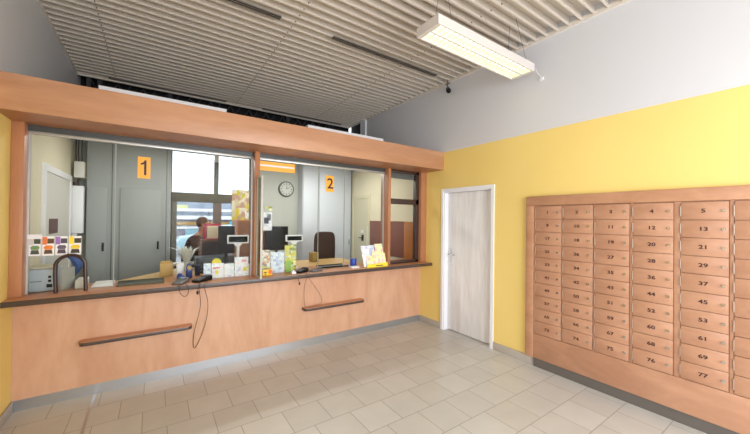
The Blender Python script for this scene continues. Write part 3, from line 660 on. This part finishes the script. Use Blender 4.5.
# grey lockers
gc = thing('metal_wardrobe', 'blue-grey full-height metal wardrobe left of the street window', 'wardrobe', (-3.8, 2.2, 0))
obj('body', B(-4.27, -3.29, 2.152, 2.395, 0, 2.69), GREYDOOR, gc)
for a, b, hx in ((-4.265, -4.05, -4.085), (-3.90, -3.405, -3.44)):
    d_ = obj('door', B(a, b, 2.130, 2.150, .05, 2.0), GREYDOOR, gc, .003)
    obj('handle', MB().box(hx-.012, hx+.012, 2.122, 2.130, 1.10, 1.22).cyl((hx, 2.122, 1.13), (hx, 2.10, 1.13), .008, n=8), BLACK, d_)
obj('panel_joint', MB().box(-4.0, -3.99, 2.146, 2.152, 0, 2.69).box(-3.345, -3.335, 2.146, 2.152, 0, 2.69), GREYP, gc)
pc = thing('tall_cabinet', 'tall pale blue-grey cabinet right of the wall clock', 'cabinet', (-.6, 2.25, 0))
obj('body', B(-1.12, -.03, 2.152, 2.395, 0, 2.69), PALEGREY, pc)
for a, b in ((-1.11, -.78), (-.765, -.04)):
    d_ = obj('door', B(a, b, 2.132, 2.150, .06, 2.66), PALEGREY, pc, .003)
    obj('handle', B(b-.05, b-.035, 2.12, 2.132, 1.05, 1.17), CHROME, d_)
# wall clock
ck = thing('wall_clock', 'round grey wall clock on the back wall of booth 2', 'clock', (-1.365, 2.38, 2.17))
obj('rim', MB().cyl((-1.365, 2.399, 2.17), (-1.365, 2.365, 2.17), .155, .15, 36), mat('clock_rim', (92, 94, 92), .3, .4), ck)
obj('dial', MB().cyl((-1.365, 2.3648, 2.17), (-1.365, 2.362, 2.17), .128, n=36), mat('dial', (196, 198, 192), .5), ck)
tk = MB()
for k in range(12):
    a = math.pi*k/6; c_, s_ = math.cos(a), math.sin(a)
    tk.prism([(-1.365+s_*.088-c_*.006, 2.361, 2.17+c_*.088+s_*.006), (-1.365+s_*.088+c_*.006, 2.361, 2.17+c_*.088-s_*.006), (-1.365+s_*.116+c_*.006, 2.361, 2.17+c_*.116-s_*.006), (-1.365+s_*.116-c_*.006, 2.361, 2.17+c_*.116+s_*.006)], (0, .0012, 0))
obj('hour_marks', tk, BLACK, ck)
for a, L_, nm in ((0.02, .095, 'minute_hand'), (R(62), .065, 'hour_hand')):
    obj(nm, MB().prism([(-1.365-math.cos(a)*.005, 2.358, 2.17+math.sin(a)*.005), (-1.365+math.cos(a)*.005, 2.358, 2.17-math.sin(a)*.005), (-1.365+math.sin(a)*L_+math.cos(a)*.002, 2.358, 2.17+math.cos(a)*L_-math.sin(a)*.002), (-1.365+math.sin(a)*L_-math.cos(a)*.002, 2.358, 2.17+math.cos(a)*L_+math.sin(a)*.002)], (0, .001, 0)), BLACK, ck)
# boiler / electrical boxes on the left
eb = thing('wall_boiler', 'white wall box with pipes in the left corner behind booth glass 1', 'wall unit', (-4.35, 2.1, 1.33))
obj('cover', B(-4.418, -4.285, 2.03, 2.125, 1.36, 2.0), WHITE, eb, .008)
obj('pipe_elbow', MB().tube([(-4.35, 2.08, 2.0), (-4.35, 2.08, 2.06), (-4.33, 2.08, 2.10)], .018, 8).cyl((-4.37, 2.08, 2.0), (-4.37, 2.08, 2.05), .03, n=12), BROWNF, eb)
obj('outlet', B(-4.40, -4.345, 2.04, 2.12, 1.29, 1.36), OFFW, eb, .004)
eb2 = thing('junction_box', 'white junction box with cables running up above the wall boiler', 'junction box', (-4.33, 2.1, 2.1))
obj('box_body', B(-4.385, -4.28, 2.03, 2.128, 2.11, 2.33), OFFW, eb2, .006)
for x_ in (-4.37, -4.345, -4.31): obj('cable', MB().tube([(x_, 2.08, 2.33), (x_-.005, 2.08, 2.48), (x_, 2.08, 2.70)], .007, 6), BROWNF, eb2)
obj('side_pipe', MB().tube([(-4.27, 2.08, 2.1), (-4.262, 2.08, 2.2), (-4.27, 2.08, 2.34)], .006, 6), mat('old_brass', (120, 110, 70), .4, .5), eb2)
d2 = thing('door_2', None, None, (-4.4, 1.5, 0)); d2['kind'] = 'structure'; d2['label'] = 'white door in the left wall of the office'
obj('door_frame', MB().box(-4.42, -4.395, .72, .80, 0, 2.12).box(-4.42, -4.395, 1.93, 2.0, 0, 2.12).box(-4.42, -4.395, .80, 1.93, 2.05, 2.12), WHITE, d2)
obj('door_leaf', B(-4.42, -4.405, .80, 1.93, 0, 2.05), OFFW, d2)
tag(obj('notice_board', B(-4.404, -4.398, .95, 1.30, 1.40, 1.56), mat('mauve_card', (110, 84, 84), .7)), 'mauve-brown board on the white door behind the flyers', 'board')
# right-wall things in booth 2 seen through the narrow window
wp = thing('wall_panel', 'mauve-brown wooden panelling on the right wall behind the narrow window', 'wall panel', (-.02, .9, 0))
MAU = wood('mauve_panel', (122, 76, 66), (136, 88, 78), (2, 2, 1), .4)
obj('panel', B(-.02, -.001, .39, 1.42, .946, 1.553), MAU, wp, .002); obj('cap', B(-.026, -.001, .39, 1.42, 1.553, 1.565), BRW, wp)
sw = thing('side_cupboard', 'orange-brown wooden cupboard side next to the mauve panelling', 'cupboard', (-.02, .2, 0))
obj('body', B(-.022, -.001, .14, .388, .946, 1.56), wood('orange_ply', (166, 104, 52), (184, 120, 66), (3, 3, 1), .4), sw, .002)
d3 = thing('door_3', None, None, (-.01, 1.8, 0)); d3['kind'] = 'structure'; d3['label'] = 'cream office door beyond the brown panelling'
obj('door_frame', MB().box(-.02, 0, 1.44, 1.50, 0, 2.08).box(-.02, 0, 2.06, 2.12, 0, 2.08).box(-.02, 0, 1.50, 2.06, 2.02, 2.08), mat('cream', (214, 206, 178), .5), d3)
obj('door_leaf', B(-.01, 0, 1.50, 2.06, 0, 2.02), mat('cream_b', (206, 200, 176), .5), d3)
obj('door_handle', MB().box(-.014, -.01, 1.66, 1.74, 1.16, 1.28).cyl((-.014, 1.70, 1.22), (-.05, 1.70, 1.22), .009, n=8).cyl((-.05, 1.70, 1.22), (-.05, 1.80, 1.22), .008, n=8), mat('handle_dark', (70, 60, 50), .4, .5), d3)
tag(obj('light_switch', B(-.022, -.0105, 1.66, 1.76, 1.31, 1.37), WHITE, None, .003), 'white switch plate above the door handle in booth 2', 'switch')
tag(obj('pull_string', MB().tube([(-1.02, -.0045, 1.50), (-1.02, -.0045, 1.34), (-1.02, -.004, 1.23)], .0025, 6), WHITE), 'thin white cord hanging on the glass above the leaflet holder', 'cord')
# office chair booth 2
oc2 = thing('office_chair', 'dark brown high-backed office chair in booth 2', 'chair', (-1.18, 1.25, 0)); CX = -1.12
BRF = mat('brown_fabric', (66, 48, 44), .85)
bp = []
for k in range(25):
    a = 2*math.pi*k/24
    c_, s_ = math.cos(a), math.sin(a); ex = .4
    bp.append((CX+.185*math.copysign(abs(c_)**ex, c_), 1.10, 1.08+.30*math.copysign(abs(s_)**ex, s_)))
obj('backrest', MB().prism(bp[:-1], (0, .09, 0)), BRF, oc2, .02)
obj('seat', B(CX-.24, CX+.24, 1.20, 1.68, .46, .55), BRF, oc2, .03)
obj('back_support', MB().tube([(CX, 1.20, .9), (CX, 1.16, .60), (CX, 1.30, .44)], .022, 8), BLACK, oc2)
obj('gas_lift', MB().cyl((CX, 1.44, .08), (CX, 1.44, .46), .028, n=14), BLACK, oc2)
for k in range(5):
    a = 2*math.pi*k/5+.3
    q = obj('base_leg', MB().tube([(CX, 1.44, .11), (CX+.28*math.cos(a), 1.44+.28*math.sin(a), .075)], .018, 8), BLACK, oc2)
    obj('castor', MB().cyl((CX+.28*math.cos(a)-.02, 1.44+.28*math.sin(a), .03), (CX+.28*math.cos(a)+.02, 1.44+.28*math.sin(a), .03), .03, n=14), BLACK, q)
# ceiling tubes in the booths
for x_, lab in ((-3.2, 'ceiling tube lamp in the left booth, over the street window side'), (-1.2, 'ceiling tube lamp in the right booth, near the wall clock')):
    t = thing('ceiling_tube_lamp', lab, 'lamp', (x_, 1.2, 2.64))
    obj('base', B(x_-.62, x_+.62, 1.15, 1.25, 2.66, 2.703), WHITE, t, .004); obj('tube', MB().cyl((x_-.6, 1.2, 2.645), (x_+.6, 1.2, 2.645), .013, n=12), mat('cool_tube', (255, 252, 240), .5, emit=4), t)

# ------------------------------------------------------------------ street window
g = thing('window_6', None, None, ((WX0+WX1)/2, 2.4, WZ0)); g['kind'] = 'structure'
FRG = mat('grey_window_frame', (112, 108, 98), .5)
y0, y1 = 2.41, 2.47
obj('window_frame', MB().box(WX0, WX0+.012, y0, y1, WZ0, WZ1).box(WX1-.03, WX1, y0, y1, WZ0, WZ1).box(WX0, WX1, y0, y1, WZ1-.01, WZ1).box(WX0, WX1, y0, y1, WZ0, WZ0+.05).box(WX0, -3.185, y0, y1, WZ0, 1.86), FRG, g)
obj('transom', B(WX0, WX1, y0-.02, y1, 1.85, 2.005), mat('speckled_transom', (92, 86, 70), .6, noise=.55, nscale=30), g)
obj('mullion', B(-2.637, -2.57, y0-.01, y1, 2.0, 2.6), FRG, g); obj('mullion', B(-2.645, -2.52, y0-.02, y1, WZ0, 1.855), mat('brown_mullion', (112, 92, 82), .5), g)
obj('mullion_cap', B(-2.635, -2.572, y0-.012, y0+.05, 2.56, 2.69), OFFW, g)
obj('pane', B(WX0, WX1, 2.435, 2.44, WZ0+.05, WZ1), GLASSW, g)
# roof steelwork in the dark gap
tr = thing('roof_truss', 'dark steel lattice in the gap beyond the slatted ceiling', 'truss', (-2, 2.45, 2.9))
RST = mat('dull_steel', (58, 58, 62), .6, .2)
tb = MB()
for k in range(26):
    xa = -4.3+k*.16; tb.cyl((xa, 2.48, 3.35), (xa+.16, 2.48, 3.62 if k % 2 == 0 else 3.35), .012, n=6)
    tb.cyl((xa, 2.50, 3.62 if k % 2 == 0 else 3.35), (xa+.16, 2.50, 3.35 if k % 2 == 0 else 3.62), .012, n=6)
obj('lattice', tb, RST, tr); obj('chord', MB().box(XL+.1, -.1, 2.46, 2.5, 3.64, 3.68), RST, tr)
for x_ in (-4.30, -4.18, -3.30, -1.35, -.45): tag(obj('steel_hanger', B(x_-.025, x_+.025, 2.38, 2.42, 2.86, 3.95), RST), None, None)
for n_, o in enumerate([o for o in C.objects if o.name.startswith('steel_hanger')]):
    tag(o, ['grey steel hanger in the roof gap at the left wall', 'grey steel hanger in the roof gap, second from the left wall', 'grey steel hanger in the roof gap above sign 1', 'grey steel hanger in the roof gap above booth 2', 'grey steel hanger in the roof gap near the right wall'][n_], 'hanger', 'steel hangers above the booths')

# ------------------------------------------------------------------ person in the office
SKIN = mat('skin', (160, 112, 88), .6); HAIR = mat('brown_hair', (84, 58, 44), .8); JKT = mat('brown_jacket', (66, 42, 30), .9); TRS = mat('dark_trousers', (44, 44, 54), .85)
def skin_mesh(name, verts, edges, radii, m, parent, sub=2, rootv=0):
    me = bpy.data.meshes.new(name); me.from_pydata(verts, edges, []); o = bpy.data.objects.new(name, me); C.objects.link(o)
    sk = o.modifiers.new('s', 'SKIN')
    for i, r_ in enumerate(radii):
        d_ = me.skin_vertices[0].data[i]; d_.radius = r_ if isinstance(r_, tuple) else (r_, r_); d_.use_root = (i == rootv)
    sb = o.modifiers.new('u', 'SUBSURF'); sb.levels = sb.render_levels = sub
    dg = bpy.context.evaluated_depsgraph_get(); dg.update()
    nm = bpy.data.meshes.new_from_object(o.evaluated_get(dg)); bpy.data.objects.remove(o); nm.name = name
    for q in nm.polygons: q.use_smooth = True
    nm.materials.clear(); nm.materials.append(m)
    r_ = bpy.data.objects.new(name, nm); C.objects.link(r_); r_.parent = parent
    return r_
pn = thing('person', 'person in a brown jacket standing by the street window, leaning over papers', 'person', (-3.03, 2.03, 0), R(72)); pn.scale = (.97, .97, .97)
V = [(0, 0, .86), (0, 0, 1.0), (.0, -.05, 1.16), (0, -.11, 1.30), (0, -.16, 1.375), (0, -.19, 1.43), (0, -.20, 1.49), (0, -.205, 1.56),
     (-.17, -.12, 1.30), (-.23, -.15, 1.10), (-.17, -.32, 1.02), (-.14, -.39, 1.01),
     (.17, -.12, 1.30), (.23, -.15, 1.10), (.17, -.32, 1.02), (.14, -.39, 1.01),
     (-.09, 0, .80), (-.10, -.01, .46), (-.10, .02, .09), (-.10, -.06, .04), (-.10, -.13, .03),
     (.09, 0, .80), (.10, -.01, .46), (.10, .02, .09), (.10, -.06, .04), (.10, -.13, .03)]
E_ = [(0, 1), (1, 2), (2, 3), (3, 4), (4, 5), (5, 6), (6, 7), (3, 8), (8, 9), (9, 10), (10, 11), (3, 12), (12, 13), (13, 14), (14, 15), (0, 16), (16, 17), (17, 18), (18, 19), (19, 20), (0, 21), (21, 22), (22, 23), (23, 24), (24, 25)]
RD = [(.12, .085), (.10, .075), (.10, .07), (.08, .06), (.06, .055), (.055, .055), (.082, .088), (.07, .075), .055, .042, .032, .024, .055, .042, .032, .024, .085, .058, .042, .04, .03, .085, .058, .042, .04, .03]
skin_mesh('body', V, E_, RD, SKIN, pn)
# jacket over torso and arms, trousers over the legs
ji = [0, 1, 2, 3, 8, 9, 10, 12, 13, 14]; JV = [V[i] for i in ji]; JV[0] = (0, 0, .84)
JE = [(0, 1), (1, 2), (2, 3), (3, 4), (4, 5), (5, 6), (3, 7), (7, 8), (8, 9)]
skin_mesh('jacket', JV, JE, [(.165, .125), (.155, .125), (.165, .13), (.15, .115), .085, .064, .05, .085, .064, .05], JKT, pn)
skin_mesh('trousers', [(0, 0, .88), V[16], V[17], (-.10, .02, .12), V[21], V[22], (.10, .02, .12)], [(0, 1), (1, 2), (2, 3), (0, 4), (4, 5), (5, 6)], [(.15, .12), .105, .078, .065, .105, .078, .065], TRS, pn)
HC = Vector((0, -.205, 1.53))
hm = MB().sphere((HC.x, HC.y+.018, HC.z+.028), .094, .92, 1.0, 1.06, 20, 12); obj('hair', hm, HAIR, pn, 0, True)
fc_ = MB().sphere((HC.x, HC.y-.02, HC.z-.012), .082, .90, 1.0, 1.22, 20, 12).prism([(HC.x-.012, HC.y-.095, HC.z-.03), (HC.x+.012, HC.y-.095, HC.z-.03), (HC.x, HC.y-.098, HC.z+.012)], (0, -.018, -.004))
for s_ in (-1, 1): fc_.sphere((HC.x+s_*.078, HC.y, HC.z-.01), .018, .5, .8, 1.5, 8, 6)
obj('face', fc_, SKIN, pn, 0, True)
for s_ in (-1, 1): obj('eye', MB().sphere((HC.x+s_*.028, HC.y-.094, HC.z+.008), .009, nu=8, nv=6), BLACK, pn, 0, True)
obj('mouth', B(HC.x-.02, HC.x+.02, HC.y-.1, HC.y-.09, HC.z-.056, HC.z-.05), mat('lips', (150, 84, 76), .5), pn, 0, True)
for s_, wx in ((-1, -.14), (1, .14)):
    hv = [(wx, -.38, 1.01), (wx, -.44, 1.0)]; he = [(0, 1)]; hr = [(.02, .024), (.014, .034)]
    for k, (dx, L_) in enumerate(((-.027, .062), (-.009, .075), (.009, .07), (.027, .055))):
        b0 = len(hv); hv += [(wx+dx, -.46, 1.0), (wx+dx*1.15, -.46-L_*.55, .995), (wx+dx*1.2, -.46-L_, .982)]; he += [(1, b0), (b0, b0+1), (b0+1, b0+2)]; hr += [.0095, .0088, .007]
    b0 = len(hv); hv += [(wx-s_*.032, -.405, 1.0), (wx-s_*.052, -.44, .992), (wx-s_*.055, -.465, .985)]; he += [(0, b0), (b0, b0+1), (b0+1, b0+2)]; hr += [.012, .010, .008]
    skin_mesh('hand', hv, he, hr, SKIN, pn, 1)
tb_ = thing('narrow_table', 'pale narrow table under the street window', 'table', (-3.0, 1.62, 0))
obj('tabletop', B(-3.28, -2.66, 1.36, 1.50, .93, .96), OFFW, tb_, .004)
for a in (-3.26, -2.70):
    for b in (1.37, 1.47): obj('leg', B(a, a+.02, b, b+.02, 0, .93), GREYP, tb_)

# ------------------------------------------------------------------ street outside
struct('ground', B(-60, 60, 2.8, 90, -.35, -.15), mat('asphalt', (150, 150, 152), .9, noise=.1, nscale=2))
struct('ground_front', B(-60, 60, -60, YR-.4, -.35, -.12), mat('pavement', (176, 172, 168), .9))
bl = thing('street_building', 'low building with white parapet bands across the street', 'building', (2, 31, 0))
GB = mat('blue_grey_wall', (152, 162, 178), .8); OB = mat('ochre_band', (200, 160, 90), .8); PB = mat('mauve_wall', (132, 124, 136), .8, noise=.15, nscale=1.5); WB = mat('white_band', (240, 240, 240), .7)
obj('upper_wall', B(-9, 14, 31, 33, 1.5, 3.9), GB, bl); obj('lower_wall', B(-9, 14, 30.6, 33, -.15, 1.5), PB, bl)
obj('parapet', MB().box(-9, 3.2, 30.2, 30.4, 2.16, 2.42).box(-9, 3.2, 30.2, 30.4, 1.42, 1.76), WB, bl)
for k in range(12): obj('railing_post', B(-9+k*1.08, -8.9+k*1.08, 30.3, 30.4, 1.76, 2.16), GREYP, bl)
obj('ochre_strip', B(-9, 14, 30.5, 30.6, .9, 1.18), OB, bl); obj('white_strip', B(-9, 3.2, 30.45, 30.6, .55, .75), WB, bl)
obj('yellow_panel', B(-2.6, -.9, 30.95, 31, 2.45, 2.75), mat('yellow_board', (226, 222, 150), .8), bl)
for k in range(6): w_ = obj('window', B(-3.5+k*2.4, -2.2+k*2.4, 30.5, 30.6, -.1, .5), mat('far_glass', (150, 190, 200), .2), bl)
obj('blue_sign', B(2.6, 4.4, 30.1, 30.2, .95, 1.25), mat('sky_blue_sign', (90, 180, 220), .5), bl)
def car(x, y, rz, c, lab):
    t = thing('parked_car', lab, 'car', (x, y, -.15), rz, 'parked cars beyond the street window')
    prof = [(-2.0, .3), (-2.05, .65), (-1.9, .85), (-1.3, .92), (-.75, 1.35), (.55, 1.40), (1.25, .98), (1.9, .85), (2.05, .6), (2.0, .3)]
    obj('body', MB().prism([(a, -.8, b) for a, b in prof], (0, 1.6, 0)), mat('car_paint', c, .25), t, .05, True)
    obj('side_window', MB().prism([(-1.1, -.815, .95), (-.7, -.815, 1.28), (.5, -.815, 1.32), (1.0, -.815, .98)], (0, .012, 0)), SCREEN, t, 0, True)
    for a in (-1.3, 1.3):
        for b in (-.8, .62): obj('wheel', MB().cyl((a, b, .31), (a, b+.18, .31), .31, n=22), BLACK, t, .03, True)
    obj('headlamp', B(-2.06, -1.95, -.7, -.4, .62, .74), WHITE, t, 0, True)
car(-.6, 13.5, 0, (176, 206, 216), 'pale blue car parked beyond the street window, left pane')
car(3.0, 16, 0, (206, 206, 212), 'silver car parked beyond the street window, right pane')
tv = [(0, 0, -.15), (0, 0, 1.2), (.1, 0, 2.0)]; te = [(0, 1), (1, 2)]; trd = [.14, .11, .08]
random.seed(11)
for k in range(26):
    a = random.uniform(0, 6.28); s_ = random.choice((1, 2)); L_ = random.uniform(.5, 1.1); b0 = len(tv)
    p_ = Vector(tv[s_]); q_ = p_+Vector((math.cos(a)*L_*.7, math.sin(a)*L_*.5, L_*.5)); e_ = q_+Vector((math.cos(a+.6)*.4, math.sin(a)*.3, .3))
    tv += [tuple(q_), tuple(e_)]; te += [(s_, b0), (b0, b0+1)]; trd += [.03, .012]
tt = bpy.data.objects.new('bare_tree', None); C.objects.link(tt); tt.location = (3.2, 22, 0); tag(tt, 'bare tree across the street in the right window pane', 'tree')
tm = MB()
for a, b in te: tm.cyl(tv[a], tv[b], trd[a]*.7, trd[b], 6)
obj('branches', tm, mat('bark', (110, 102, 100), .9), tt, 0, True)
